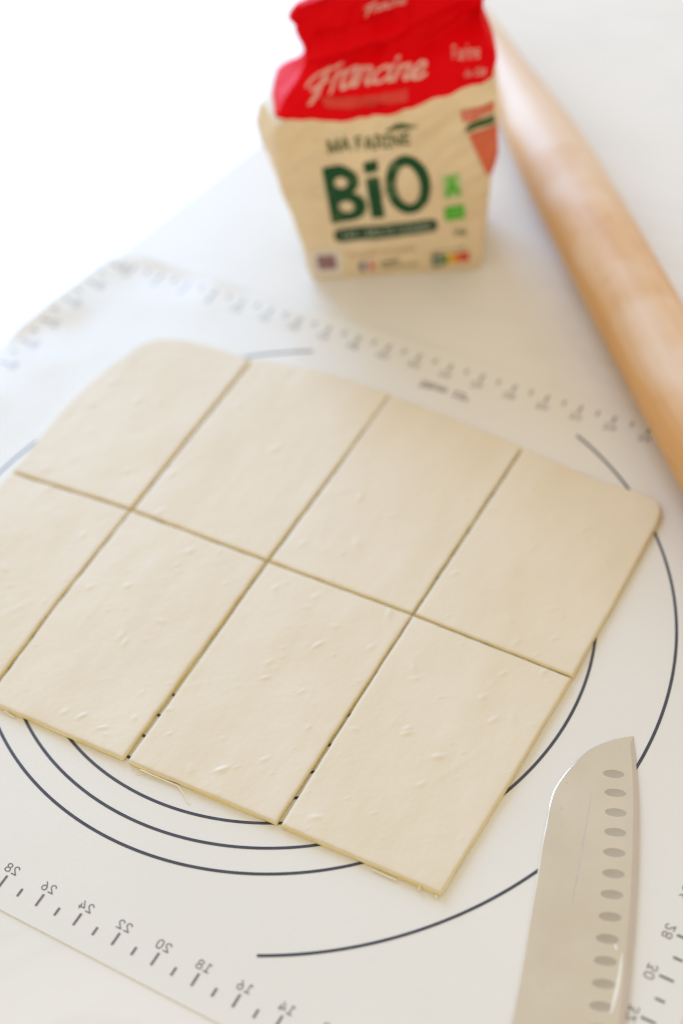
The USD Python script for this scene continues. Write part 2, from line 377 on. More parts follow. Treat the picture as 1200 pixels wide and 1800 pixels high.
G_V = {('b', 0): (0.18, 0.12), ('b', 1): (0.29, 0.20), ('b', 2): (0.24, 0.10), ('t', 0): (0.20, 0.17), ('t', 1): (0.20, 0.07), ('t', 2): (0.17, 0.14)}  # gap at low y, at high y
GH = 0.14
def piece_curves(row, c):
    ys = np.linspace(0, 1, 7)
    def side(k, sgn):
        out = []
        for t in ys:
            if row == 'b': y = YB(xcut(k, 7.5)) * (1 - t) + (YH(xcut(k, 20.9)) - GH / 2) * t
            else:
                ytop = (TOPS[k][-1][1] if sgn < 0 else TOPS[k + 1][0][1]) if k < 3 else 33.3
                y = (YH(xcut(k, 20.9)) + GH / 2) * (1 - t) + ytop * t
            g = 0
            if k < 3: a, b = G_V[(row, k)]; g = (a * (1 - t) + b * t) / 2
            out.append((xcut(k, y) + sgn * g, y))
        return out
    L = (LEFT_B if row == 'b' else LEFT_T) if c == 0 else side(c - 1, +1)
    Rr = side(c, -1)
    if row == 't' and c == 3: Rr = Rr[:-1] + [(9.74, 32.3), (9.55, 33.0), (9.2, 33.3)]
    if row == 't':
        T = [L[-1]] + TOPS[c][1:-1] + [Rr[-1]]
        xs = np.linspace(L[0][0], Rr[0][0], 6)
        B = [L[0]] + [(x, YH(x) + GH / 2) for x in xs[1:-1]] + [Rr[0]]
    else:
        xs = np.linspace(L[-1][0], Rr[-1][0], 6)
        T = [L[-1]] + [(x, YH(x) - GH / 2) for x in xs[1:-1]] + [Rr[-1]]
        xs = np.linspace(L[0][0], Rr[0][0], 6)
        B = [L[0]] + [(x, YB(x)) for x in xs[1:-1]] + [Rr[0]]
    return L, Rr, T, B
THICK = 0.36
def dough_piece(row, c, seed):
    r = np.random.default_rng(seed)
    L, Rr, T, B = piece_curves(row, c)
    nu, nv = 86, 134
    cl, cr, ct, cb = curve(L, nv, 1), curve(Rr, nv, 1), curve(T, nu, 0), curve(B, nu, 0)
    for cc, ax in ((cl, 0), (cr, 0), (ct, 1), (cb, 1)):            # slightly irregular cut
        n = len(cc); w = meshkit.fbm(np.c_[np.arange(n) * 0.12 + seed * 3.1 + ax, np.full(n, seed * 1.7), np.zeros(n)], 3, seed) - 0.5
        fade = np.clip(np.minimum(np.arange(n), n - 1 - np.arange(n)) / 8, 0, 1)
        cc[:, ax] += 0.07 * w * fade
    # finer near the rim: remap parameters so the rounded edge has its own rows
    def par(n):
        t = np.linspace(0, 1, n - 4); e = 0.35 / n
        return np.sort(np.r_[t, e, 2.2 * e, 1 - e, 1 - 2.2 * e])
    U, Vv = par(nu), par(nv)
    lerp = lambda cc, t: np.c_[np.interp(t, np.linspace(0, 1, len(cc)), cc[:, 0]), np.interp(t, np.linspace(0, 1, len(cc)), cc[:, 1])]
    a, b, p_, q = lerp(cl, Vv), lerp(cr, Vv), lerp(cb, U), lerp(ct, U)
    u, w = U[:, None, None], Vv[None, :, None]
    S = (1 - u) * a[None] + u * b[None] + (1 - w) * p_[:, None] + w * q[:, None] - ((1 - u) * (1 - w) * cl[0] + u * (1 - w) * cr[0] + (1 - u) * w * cl[-1] + u * w * cr[-1])
    x, y = S[..., 0], S[..., 1]
    dist = np.minimum(np.minimum(U, 1 - U)[:, None] * 8.3, np.minimum(Vv, 1 - Vv)[None] * 13.2)
    z = np.full_like(x, THICK)
    z += 0.06 * (meshkit.fbm(np.stack([x * 0.35 + 20, y * 0.35 + 20, np.zeros_like(x)], -1), 3, 3) - 0.5)
    z += 0.012 * (meshkit.fbm(np.stack([x * 2.0 + 60, y * 1.2 + 60, np.zeros_like(x)], -1), 3, 9) - 0.5)
    for k in range(44):                                            # blisters and folded flakes
        cx, cy = r.uniform(x.min() + .3, x.max() - .3), r.uniform(y.min() + .3, y.max() - .3)
        big = r.random() < 0.25
        ang = r.normal(1.15, 0.6)
        lx, ly = (r.uniform(.16, .36), r.uniform(.08, .14)) if big else (r.uniform(.05, .16), r.uniform(.03, .065))
        h = (r.uniform(.018, .05) if big else r.uniform(.012, .04))
        dx, dy = x - cx, y - cy
        uu = (dx * math.cos(ang) + dy * math.sin(ang)) / lx; vv = (-dx * math.sin(ang) + dy * math.cos(ang)) / ly
        wig = 1 + 0.5 * (meshkit.noise(np.stack([x * 9 + k, y * 9, np.zeros_like(x)], -1), 5) - 0.5)
        z += h * np.exp(-((uu ** 2 + vv ** 2) * wig) ** 1.3)
    for k in range(4):                                             # faint long streaks from rolling
        cx, cy = r.uniform(x.min(), x.max()), r.uniform(y.min(), y.max()); ang = r.normal(1.3, 0.25)
        dx, dy = x - cx, y - cy
        uu = (dx * math.cos(ang) + dy * math.sin(ang)) / r.uniform(.8, 1.8); vv = (-dx * math.sin(ang) + dy * math.cos(ang)) / r.uniform(.08, .18)
        z += r.uniform(-.014, .014) * np.exp(-(uu ** 2 + vv ** 2))
    e = np.clip(dist / 0.16, 0, 1)
    z -= 0.09 * (1 - np.sqrt(np.clip(1 - (1 - e) ** 2, 0, 1)))
    top = np.stack([x, y, z], -1).reshape(-1, 3)
    n0 = len(top); f = grid_faces(nu, nv)
    idx = np.arange(n0).reshape(nu, nv)
    loop = np.concatenate([idx[:, 0], idx[-1, 1:], idx[-2::-1, -1], idx[0, -2:0:-1]])
    cen = top[:, :2].mean(0)
    rows = [loop]; Vs = [top]; base = n0
    P = top[loop]; m_ = len(loop)
    tang = np.roll(P[:, :2], -1, 0) - np.roll(P[:, :2], 1, 0); tang /= np.linalg.norm(tang, axis=1, keepdims=True) + 1e-9
    outn = np.c_[tang[:, 1], -tang[:, 0]]
    s = np.arange(m_)
    for k, zz in enumerate((0.24, 0.19, 0.14, 0.08, 0.02)):        # laminated, slightly ragged side
        o = 0.022 * math.sin(k * 2.3 + seed) + 0.05 * (meshkit.noise(np.c_[s * 0.12, np.full(m_, k * 1.3), np.full(m_, seed * 1.0)], 4) - 0.5)
        q2 = P[:, :2] + outn * (o[:, None] - (0.03 if k == 4 else 0))
        Vs.append(np.c_[q2, np.full(m_, zz)]); rows.append(np.arange(base, base + m_)); base += m_
    n_top = len(f)
    for A, Bq in zip(rows[:-1], rows[1:]):
        A2, B2 = np.roll(A, -1), np.roll(Bq, -1)
        f = np.vstack([f, np.c_[A, Bq, A2], np.c_[A2, Bq, B2]])
    V = np.vstack(Vs); last = rows[-1]
    V = np.vstack([V, [*cen, 0.02]]); f = np.vstack([f, np.c_[last, np.full(m_, len(V) - 1), np.roll(last, -1)]])
    out = []
    for ff in (f[:n_top], f[n_top:]):
        u_, inv = np.unique(ff.ravel(), return_inverse=True); out.append(trimesh.Trimesh(V[u_], inv.reshape(-1, 3), process=False))
    return out
def tube(pts, r0, r1, sides=7):
    pts = np.asarray(pts, float); n = len(pts)
    rings = []
    for i in range(n):
        t = pts[min(i + 1, n - 1)] - pts[max(i - 1, 0)]; t /= np.linalg.norm(t)
        a = np.cross(t, [0, 0.3, 1]); a /= np.linalg.norm(a); b = np.cross(t, a)
        rr = r0 + (r1 - r0) * i / (n - 1)
        th = np.linspace(0, 2 * np.pi, sides, endpoint=False)
        rings.append(pts[i] + rr * (np.cos(th)[:, None] * a + np.sin(th)[:, None] * b * 0.6))
    V = np.vstack(rings + [pts[:1], pts[-1:]]); f = grid_faces(n, sides, True); m_ = n * sides
    j = np.arange(sides); j2 = (j + 1) % sides
    f = np.vstack([f, np.c_[j, j2, np.full(sides, m_)], np.c_[m_ - sides + j2, m_ - sides + j, np.full(sides, m_ + 1)]])
    t = trimesh.Trimesh(V, f, process=False); t.fix_normals(); return t
LABELS = {('t', 0): 'pale puff pastry rectangle with a big rounded outer corner, far left of the cut sheet',
          ('t', 1): 'puff pastry rectangle of the far row, second from the left',
          ('t', 2): 'puff pastry rectangle of the far row, third from the left, nearest the bag shadow',
          ('t', 3): 'puff pastry rectangle with a small rounded outer corner, nearest the rolling pin',
          ('b', 0): 'puff pastry rectangle cut off by the left picture edge, in the near row',
          ('b', 1): 'puff pastry rectangle of the near row, second from the left, above the ring arcs',
          ('b', 2): 'puff pastry rectangle with a loose dough thread at its near edge',
          ('b', 3): 'puff pastry rectangle nearest the knife, with ragged near corner'}
PIECE = {}
for i, (row, c) in enumerate(LABELS):
    t = thing('puff_pastry_rectangle', LABELS[(row, c)], 'puff pastry', group='puff pastry rectangles cut from one sheet')
    top_, side_ = dough_piece(row, c, 11 + i)
    obj('dough_top', top_, 'dough', t, smooth=60)
    obj('cut_side', side_, 'butter_layers', t, smooth=42)
    PIECE[(row, c)] = t
# loose threads and flakes on the near edge
obj('dough_thread', tube([(-5.75, 7.46, .20), (-5.2, 7.47, .17), (-4.4, 7.50, .15), (-3.75, 7.52, .14), (-3.55, 7.44, .12), (-3.2, 7.24, .08), (-2.92, 7.04, .05), (-2.80, 7.02, .04)], .036, .026), 'dough_shred', PIECE[('b', 2)], smooth=60)
obj('dough_thread', tube([(-5.6, 7.40, .06), (-5.75, 7.28, .04), (-5.95, 7.22, .03)], .02, .012), 'dough_shred', PIECE[('b', 2)], smooth=60)
obj('dough_thread', tube([(-6.5, 7.53, .26), (-5.7, 7.55, .23), (-4.7, 7.60, .22), (-3.6, 7.66, .21)], .02, .035), 'dough_shred', PIECE[('b', 2)], smooth=60)
obj('dough_flake', tube([(6.1, 7.78, .12), (6.7, 7.78, .10), (7.3, 7.80, .10)], .035, .05), 'dough_shred', PIECE[('b', 3)], smooth=60)
obj('dough_flake', tube([(8.35, 7.86, .10), (8.36, 7.84, .22), (8.37, 7.88, .34)], .10, .035), 'dough_shred', PIECE[('b', 3)], smooth=60)
obj('dough_flake', tube([(9.12, 7.93, .16), (9.16, 7.84, .07), (9.18, 7.80, .03)], .07, .05), 'dough_shred', PIECE[('b', 3)], smooth=60)
obj('dough_flake', tube([(-13.5, 7.32, .14), (-13.2, 7.28, .08), (-12.9, 7.26, .06)], .04, .06), 'dough_shred', PIECE[('b', 1)], smooth=60)

# ------------------------------------------------------------------ knife
EDGE = np.array([[13.48, 19.26], [12.89, 18.82], [12.41, 18.3], [11.99, 17.64], [11.68, 16.73], [11.5, 15.89], [11.43, 15.09], [11.55, 14.26], [11.77, 13.46], [12.06, 12.32], [12.45, 10.97], [13.11, 8.61], [13.81, 6.12], [14.29, 4.19], [15.2, 0.6], [15.95, -2.4]])
SPINE = np.array([[13.49, 19.22], [14.2, 17.79], [14.87, 16.29], [15.41, 14.94], [16.29, 12.58], [17.14, 10.06], [17.74, 8.12], [18.3, 6.24], [19.3, 2.6], [20.3, -1.0]])
def resample(P, n):
    s = np.r_[0, np.cumsum(np.linalg.norm(np.diff(P, axis=0), axis=1))]
    from scipy.interpolate import PchipInterpolator
    t = s[-1] * (np.linspace(0, 1, n) ** 1.25)
    return np.c_[PchipInterpolator(s, P[:, 0])(t), PchipInterpolator(s, P[:, 1])(t)]
knife = thing('kitchen_knife', 'steel kitchen knife with a row of oval hollows along its broad blade', 'knife')
# The spine's top edge shares the blade face; chamfer and cutting bevel are parts of their own.
NB = 120
eg, sp = resample(EDGE, NB), resample(SPINE, NB)
ax = sp[-1] - sp[0]; ax /= np.linalg.norm(ax)
def blade_pt(i, t):                                                # t: 0 edge .. 1 spine
    p = eg[i] * (1 - t) + sp[i] * t
    return p
ZE, ZS = 0.03, 0.25
lens = np.linalg.norm(sp - eg, axis=1)
ts = np.linspace(0, 1, 25)
rows = []
for i in range(NB):
    te = min(0.042 / max(lens[i], 1e-3), 0.3); tS = 1 - min(0.24 / max(lens[i], 1e-3), 0.3)
    r_ = []
    for t in np.linspace(te, tS, 25):
        zz = ZE + 0.02 + (ZS - ZE - 0.02) * min(1.0, lens[i] / 4.4) * t
        r_.append([*blade_pt(i, t), zz])
    rows.append(r_)
face = np.array(rows)
def solid_from_top(face):
    n, k, _ = face.shape
    top = face.reshape(-1, 3); bot = top.copy(); bot[:, 2] = 0.015
    f = grid_faces(n, k)
    idx = np.arange(n * k).reshape(n, k)
    loop = np.concatenate([idx[:, 0], idx[-1, 1:], idx[-2::-1, -1], idx[0, -2:0:-1]]); l2 = np.roll(loop, -1); N_ = n * k
    t = trimesh.Trimesh(np.vstack([top, bot]), np.vstack([f, f[:, ::-1] + N_, np.c_[loop, loop + N_, l2], np.c_[l2, loop + N_, l2 + N_]]), process=False)
    t.merge_vertices(); t.update_faces(t.nondegenerate_faces()); t.remove_unreferenced_vertices(); t.fix_normals()
    if t.volume < 0: t.invert()
    return t
blade = solid_from_top(face)
DIM = np.array([[13.47, 16.91], [13.92, 16.0], [14.32, 15.06], [14.68, 14.12], [15.02, 13.17], [15.38, 12.21], [15.69, 11.26], [16.02, 10.27], [16.3, 9.29], [16.61, 8.34], [16.93, 7.39], [17.2, 6.45], [17.48, 5.5], [17.77, 4.5], [18.05, 3.5], [18.33, 2.5]])
fz = LinearNDInterpolator(face.reshape(-1, 3)[:, :2], face.reshape(-1, 3)[:, 2])
acr = math.atan2(ax[0], -ax[1])                                    # blade runs down along ax; hollows lie across it
def oval_lens(c, a, b, depth, n=28, rings=5):
    """concave cap: shallow hollow surface"""
    V = [[0, 0]]
    for k in range(1, rings + 1):
        th = np.linspace(0, 2 * np.pi, n, endpoint=False); V += list(np.c_[a * k / rings * np.cos(th), b * k / rings * np.sin(th)])
    V = np.array(V); q = rot2(V, acr) + c
    rr = (V[:, 0] / a) ** 2 + (V[:, 1] / b) ** 2
    z = fz(q) - depth * (1 - rr)
    f = [[0, 1 + j, 1 + (j + 1) % n] for j in range(n)]
    for k in range(rings - 1):
        for j in range(n):
            p0, p1 = 1 + k * n + j, 1 + k * n + (j + 1) % n; f += [[p0, p0 + n, p1 + n], [p0, p1 + n, p1]]
    return np.c_[q, z], np.array(f)
DA, DB, DD = 0.47, 0.21, 0.009
try:
    mb = manifold3d.Manifold(manifold3d.Mesh(np.asarray(blade.vertices, np.float32), np.asarray(blade.faces, np.uint32)))
    if mb.status() != manifold3d.Error.NoError: raise ValueError(str(mb.status()))
    cut = []
    for c in DIM:
        v, f = oval_lens(c, DA, DB, DD)
        th = np.linspace(0, 2 * np.pi, 28, endpoint=False)
        rim = rot2(np.c_[DA * np.cos(th), DB * np.sin(th)], acr) + c
        hi = np.c_[rim, np.full(28, 0.5)]
        cut.append(manifold3d.Manifold.hull_points(np.vstack([np.c_[v[:, :2], v[:, 2]], hi]).astype(np.float64)))
    mb = mb - manifold3d.Manifold.batch_boolean(cut, manifold3d.OpType.Add)
    q = mb.to_mesh(); blade = trimesh.Trimesh(np.array(q.vert_properties[:, :3]), np.array(q.tri_verts), process=False)
except Exception as ex:
    print('blade boolean skipped:', ex)
obj('blade', blade, 'blade_steel', knife, smooth=12)
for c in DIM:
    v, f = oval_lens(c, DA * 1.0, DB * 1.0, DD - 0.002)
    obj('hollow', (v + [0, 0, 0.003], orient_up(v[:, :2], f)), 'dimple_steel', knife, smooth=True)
def strip(A, B):
    n = len(A); V = np.vstack([A, B]); i = np.arange(n - 1)
    f = np.vstack([np.c_[i, i + n, i + n + 1], np.c_[i, i + n + 1, i + 1]])
    return V, orient_up(V[:, :2], f)
obj('cutting_edge', strip(np.c_[eg, np.full(NB, 0.026)], face[:, 0]), 'edge_steel', knife, smooth=True)
va, fa = strip(face[:, -1], np.c_[sp, face[:, -1, 2] - np.minimum(0.045, face[:, -1, 2] * 0.3)])
i_ = np.arange(NB - 1); va = np.vstack([va, np.c_[sp, np.full(NB, 0.015)]])
fa = np.vstack([fa, np.c_[i_ + NB, i_ + 2 * NB, i_ + 2 * NB + 1], np.c_[i_ + NB, i_ + 2 * NB + 1, i_ + NB + 1]])
obj('spine', (va, fa), 'spine_steel', knife, smooth=25)
# handle beyond the frame
hd = np.array([ax[0], ax[1]]); nrm = np.array([-hd[1], hd[0]])
heel = (eg[-1] + sp[-1]) / 2 + hd * 0.2 + nrm * 0.7
def rbar(c0, c1, w, z0, z1, r):
    sph = []
    for c in (c0, c1):
        for s in (-1, 1):
            for z in (z0 + r, z1 - r):
                sph.append(manifold3d.Manifold.sphere(r, 16).translate([*(c + nrm * s * (w / 2 - r)), z]))
    return manifold3d.Manifold.batch_hull(sph)
obj('bolster', rbar(heel - hd * 0.4, heel + hd * 1.0, 2.4, 0.0, 1.0, 0.3), 'blade_steel', knife, smooth=40)
obj('handle', rbar(heel + hd * 0.9, heel + hd * 12.0, 2.5, 0.0, 1.7, 0.6), 'handle_black', knife, smooth=40)
# a long scratch, a wet smear, small marks on the face
def face_strip(p0, p1, w0, w1, lift=0.004, bend=0.0):
    n = 14; t = np.linspace(0, 1, n); p0, p1 = np.array(p0), np.array(p1)
    d = (p1 - p0) / np.linalg.norm(p1 - p0); s = np.array([-d[1], d[0]])
    c = p0 + t[:, None] * (p1 - p0) + (bend * np.sin(t * np.pi))[:, None] * s
    w = (w0 + (w1 - w0) * t) * np.sqrt(np.clip(np.sin(np.pi * np.clip(t, 0.04, 0.96)), 0, 1))
    A, B = c - s * w[:, None], c + s * w[:, None]
    return strip(np.c_[A, fz(A) + lift], np.c_[B, fz(B) + lift])
obj('scratch', face_strip((13.02, 15.49), (14.36, 10.2), .02, .04, .003), 'scratch', knife)
obj('scratch', face_strip((12.0, 14.3), (12.2, 14.2), .02, .03, .003), 'scratch', knife)
obj('scratch', face_strip((11.75, 15.6), (11.86, 15.55), .03, .03, .003), 'scratch', knife)
obj('smear', face_strip((17.08, 8.95), (17.66, 6.35), .045, .10, .012, .06), 'smear', knife)
obj('smear', face_strip((16.7, 9.18), (16.82, 8.98), .05, .05, .006), 'smear', knife)

# ------------------------------------------------------------------ flour bag
P0 = np.array([-16.82, 41.93]); U2 = np.array([0.864818, 0.502085]); D2 = np.array([-0.502085, 0.864818])
def bag_world(s, d, z): return np.stack([P0[0] + s * U2[0] + d * D2[0], P0[1] + s * U2[1] + d * D2[1], z + TZ + 0.0], -1)
LEV = [  # z, FL, FR, GR, BR, BL, GL   (s, depth)
    (0.00, (0.36, 0.08), (10.72, 0.08), (10.6, 3.3), (10.5, 6.2), (0.6, 6.2), (0.5, 3.3)),
    (0.35, (0.22, 0.0), (10.82, 0.0), (10.95, 3.3), (10.8, 6.5), (0.3, 6.5), (0.15, 3.3)),
    (2.0, (0.02, -0.12), (10.92, -0.12), (11.1, 3.3), (10.9, 6.6), (0.1, 6.6), (-0.1, 3.3)),
    (4.5, (-0.45, -0.22), (11.12, -0.2), (11.25, 3.3), (11.0, 6.6), (-0.3, 6.6), (-0.75, 3.3)),
    (7.4, (-1.00, -0.2), (11.38, -0.2), (11.6, 3.2), (11.3, 6.6), (-0.8, 6.6), (-1.75, 3.2)),
    (9.3, (-1.02, -0.05), (11.65, -0.05), (11.95, 3.2), (11.5, 6.5), (-1.0, 6.5), (-2.3, 3.0)),
    (10.6, (-0.95, 0.15), (11.55, 0.0), (11.85, 3.2), (11.4, 6.3), (-0.9, 6.3), (-2.05, 3.0)),
    (11.6, (-0.85, 0.45), (11.35, 0.2), (11.6, 3.2), (11.2, 6.0), (-0.7, 6.0), (-1.2, 3.0)),
    (12.5, (-0.25, 1.15), (11.6, 0.7), (11.6, 3.2), (11.2, 5.6), (-0.2, 5.2), (-0.15, 2.9)),
    (13.3, (0.60, 2.2), (11.15, 1.7), (11.35, 3.3), (11.2, 4.9), (0.6, 4.4), (0.75, 3.4)),
    (13.9, (1.02, 2.95), (10.9, 2.7), (11.05, 3.4), (11.0, 4.3), (1.05, 4.3), (1.0, 3.6)),
    (14.6, (0.95, 3.1), (11.0, 3.0), (11.05, 3.4), (11.0, 4.0), (0.95, 4.0), (0.92, 3.6)),
    (15.6, (0.62, 3.1), (11.1, 3.0), (11.2, 3.4), (11.15, 3.9), (0.62, 3.8), (0.55, 3.5)),
    (16.3, (0.50, 3.0), (11.15, 3.0), (11.2, 3.3), (11.15, 3.7), (0.50, 3.6), (0.42, 3.3)),
    (17.0, (0.95, 2.9), (11.2, 2.9), (11.22, 3.1), (11.2, 3.4), (0.95, 3.3), (0.9, 3.1))]
zs = np.array([l[0] for l in LEV])
from scipy.interpolate import PchipInterpolator
COR = [PchipInterpolator(zs, np.array([l[k] for l in LEV])) for k in range(1, 7)]
def hwarp(s, z):
    h = np.interp(s, [-2.4, -1, 2, 3.6, 6.0, 11.3, 12], [-0.35, -0.35, -0.5, -0.6, -0.15, 1.45, 1.5])
    g = np.interp(z, [0, 5, 9, 11.6, 14, 17], [0, 0, 0.45, 1.0, 1.0, 1.0])
    return h * g + np.interp(s, [-1, 0.5, 2, 6, 11], [0, 0, .5, 1.4, 1.4]) * np.interp(z, [15, 17], [0, 1])
ZB = 11.6
zl = np.unique(np.round(np.r_[np.linspace(0, 0.4, 4), np.linspace(0.4, ZB, 56), np.linspace(ZB, 17.0, 40)], 4))
NF, NS = 64, 12
def bag_ring(z):
    FL, FR, GR, BR, BL, GL = [c(z) for c in COR]
    seg = lambda a, b, n: [a + (b - a) * t for t in np.linspace(0, 1, n, endpoint=False)]
    pts = seg(FL, FR, NF) + seg(FR, GR, NS) + seg(GR, BR, NS) + seg(BR, BL, 20) + seg(BL, GL, NS) + seg(GL, FL, NS)
    return np.array(pts)
ring_len = NF + 4 * NS + 20
RG = np.array([np.c_[bag_ring(z), np.full(ring_len, z)] for z in zl])
s_, d_, z_ = RG[..., 0].copy(), RG[..., 1].copy(), RG[..., 2].copy()
fr = np.zeros(ring_len, bool); fr[:NF] = True
tt = np.clip(np.arange(ring_len) / NF, 0, 1); bul = np.where(fr, np.sin(np.pi * tt) ** 0.7, 0)
fillz = np.interp(zl, [0, .4, 3, 8, 11, 13, 14, 17], [0, 0.05, .35, .45, .4, .25, .1, .1])
d_ -= fillz[:, None] * bul[None]                                   # filled belly
# round the vertical corners a little
for _ in range(2):
    s_ = 0.25 * np.roll(s_, 1, 1) + 0.5 * s_ + 0.25 * np.roll(s_, -1, 1); d_ = 0.25 * np.roll(d_, 1, 1) + 0.5 * d_ + 0.25 * np.roll(d_, -1, 1)
zw = z_ + hwarp(s_, z_)
# crumples
amp = np.interp(zl, [0, 1, 6, 10, 12, 14, 17], [0.0, .10, .22, .38, .65, .75, .6])[:, None]
P = np.stack([s_ * 0.34 + 5, d_ * 0.3 + 5, z_ * 0.42 + s_ * -0.10 + 5], -1)
n1 = meshkit.fbm(P, 3, 21) - 0.5
P = np.stack([s_ * 0.8 + 15, d_ * 0.5 + 5, z_ * 0.9 - s_ * 0.35 + 9], -1)
n2 = np.abs(meshkit.fbm(P, 2, 33) - 0.5)
sgn = np.where(fr, -1, np.where(np.arange(ring_len) < NF + 2 * NS, 0, np.where(np.arange(ring_len) < NF + 2 * NS + 20, 1, 0)))[None]
dd = amp * (n1 * 1.6 + (0.12 - n2) * 1.6)
# diagonal fold ridge across the red top and fold lines of the paper
def ridge(s0, z0, s1, z1, w, h):
    L_ = np.hypot(s1 - s0, z1 - z0); ux, uz = (s1 - s0) / L_, (z1 - z0) / L_
    a = (s_ - s0) * ux + (zw - z0) * uz; b = -(s_ - s0) * uz + (zw - z0) * ux
    k = np.clip(np.minimum(a, L_ - a) / 0.8 + 0.3, 0, 1)
    return h * np.exp(-np.abs(b / w) ** 1.5) * k
rd = ridge(1.2, 13.5, 6.6, 15.0, 0.28, 0.45) + ridge(5.0, 14.4, 10.8, 17.0, 0.35, 0.5) + ridge(1.5, 14.6, 7.5, 15.6, 0.35, -0.5) + ridge(7.5, 14.0, 11.0, 15.2, 0.4, -0.45) + ridge(6.5, 13.6, 9.5, 14.2, 0.3, -0.3) + ridge(9.0, 9.5, 11.2, 12.2, 0.22, 0.18) + ridge(8.6, 8.3, 10.4, 10.6, 0.2, 0.14) + ridge(0.6, 7.0, 4.0, 3.2, 0.7, -0.12)
d_ += sgn * (dd + np.where(fr, rd, 0))
s_ += np.where(np.arange(ring_len) >= ring_len - 2 * NS, -1, 0)[None] * dd * 0.5
BW = bag_world(s_, d_, zw)
nl = len(zl); kb = int(np.argmin(np.abs(zl - ZB)))
bag = thing('flour_bag', 'crumpled kraft paper flour bag with folded red top, standing behind the dough', 'flour bag')
Vb = BW.reshape(-1, 3); Fb = grid_faces(nl, ring_len, True)[:, ::-1]
lvl = Fb.min(1) // ring_len
capb = np.array([[0, (j + 1) , j] for j in range(1, ring_len - 1)])
top0 = (nl - 1) * ring_len
capt = np.array([[top0, top0 + j, top0 + j + 1] for j in range(1, ring_len - 1)])
def sub(f):
    u, inv = np.unique(f.ravel(), return_inverse=True); return trimesh.Trimesh(Vb[u], inv.reshape(-1, 3), process=False)
body = sub(np.vstack([Fb[lvl < kb], capb[:, ::-1]])); redt = sub(np.vstack([Fb[lvl >= kb], capt]))
obj('paper_body', body, 'kraft', bag, smooth=50)
obj('red_top', redt, 'red_paper', bag, smooth=50)
# white margin under the red on the left gusset
colsL = np.r_[np.arange(ring_len - 2 * NS, ring_len), 0, 1, 2]
A_ = np.stack([s_[kb - 2, colsL], d_[kb - 2, colsL], zw[kb - 2, colsL]], -1); B_ = np.stack([s_[kb, colsL], d_[kb, colsL], zw[kb, colsL]], -1)
def outw(Q):                                                       # 0.4 mm proud of the gusset
    Q = Q.copy(); Q[:, 0] -= 0.04; Q[:, 1] -= 0.02; return Q
wa, wb = outw(A_), outw(B_)
n = len(colsL); i = np.arange(n - 1)
obj('white_margin', (bag_world(*np.vstack([wa, wb]).T), np.vstack([np.c_[i, i + 1, i + n + 1], np.c_[i, i + n + 1, i + n]])), 'white_paper', bag, smooth=True)
# prints follow the front of the bag
front = np.stack([s_[:, :NF + 1], zw[:, :NF + 1], d_[:, :NF + 1]], -1).reshape(-1, 3)
FI = LinearNDInterpolator(front[:, :2], front[:, 2]); FN = NearestNDInterpolator(front[:, :2], front[:, 2])
def on_bag(v2, f, lift=0.045, size=0.22):
    v2, f = fine(v2, f, size)
    def dep(q):
        d = FI(q); bad = np.isnan(d); d[bad] = FN(q[bad]); return d
    d = dep(v2)
    gs = (dep(v2 + [0.05, 0]) - dep(v2 - [0.05, 0])) / 0.1; gz = (dep(v2 + [0, 0.05]) - dep(v2 - [0, 0.05])) / 0.1
    gs, gz = np.clip(np.nan_to_num(gs), -2, 2), np.clip(np.nan_to_num(gz), -2, 2)
    nn = np.stack([gs, -np.ones_like(gs), gz], -1); nn /= np.linalg.norm(nn, axis=1, keepdims=True)   # outward: -depth
    q = np.stack([v2[:, 0], d, v2[:, 1]], -1) + nn * lift
    return bag_world(*q.T), orient_up(v2, f)
def put(name, poly, material, o, ang=0.0, sc=1.0, lift=0.045, **kw):
    v, f = tri2d(poly) if not isinstance(poly, tuple) else poly
    v = rot2(v * sc, ang) + np.asarray(o)
    return obj(name, on_bag(v, f, lift), material, bag, smooth=True, **kw)
def text_on(name, text, h, o, width, material, ang=0.0, bold=True, lift=0.045, shear=0.0):
    v, f = flat_text(text, h, bold); v[:, 0] *= width / v[:, 0].max(); v[:, 0] += shear * v[:, 1]
    return put(name, (v, f), material, o, ang, lift=lift)
A5 = math.radians(4.5)
# BIO
Hh = 4.0
def rr(x0, y0, x1, y1, r): return Polygon([(x0 + r, y0 + r), (x1 - r, y0 + r), (x1 - r, y1 - r), (x0 + r, y1 - r)]).buffer(r)
Bp = unary_union([rr(0, 0, 1.0, Hh, .08), affinity.scale(Point(0, 0).buffer(1, 32), 1.25, 1.10).buffer(0).intersection(Polygon([(0, -3), (5, -3), (5, 3), (0, 3)])).__class__(affinity.translate(affinity.scale(Point(0, 0).buffer(1, 32), 1.30, 1.13), .9, 1.13).exterior.coords),
                  Polygon(affinity.translate(affinity.scale(Point(0, 0).buffer(1, 32), 1.12, 1.04), .85, 2.96).exterior.coords), rr(0, 0, 1.2, 2.3, .05), rr(0, 1.9, 1.1, Hh, .05)])
Bp = Bp.intersection(Polygon([(0, 0), (4, 0), (4, Hh), (0, Hh)]))
Bp = Bp.difference(affinity.translate(affinity.scale(Point(0, 0).buffer(1, 24), .44, .42), 1.02, 1.12)).difference(affinity.translate(affinity.scale(Point(0, 0).buffer(1, 24), .38, .38), .95, 2.93))
ip = unary_union([rr(0, 0, .78, 2.85, .06), rr(0, 3.15, .78, 3.9, .06)])
Op = affinity.scale(Point(0, 0).buffer(1, 40), 1.30, 1.98).difference(affinity.scale(Point(0, 0).buffer(1, 40), .68, 1.30))
put('printed_letter', Bp, 'green_print', (1.86, 4.42), A5)
put('printed_letter', ip, 'green_print', (4.22, 4.75), A5)
put('printed_letter', Op, 'green_print', (6.42, 6.92), A5 * 1.5)
text_on('printed_words', 'MA FARINE', 0.76, (1.98, 9.25), 4.7, 'olive_print', A5)
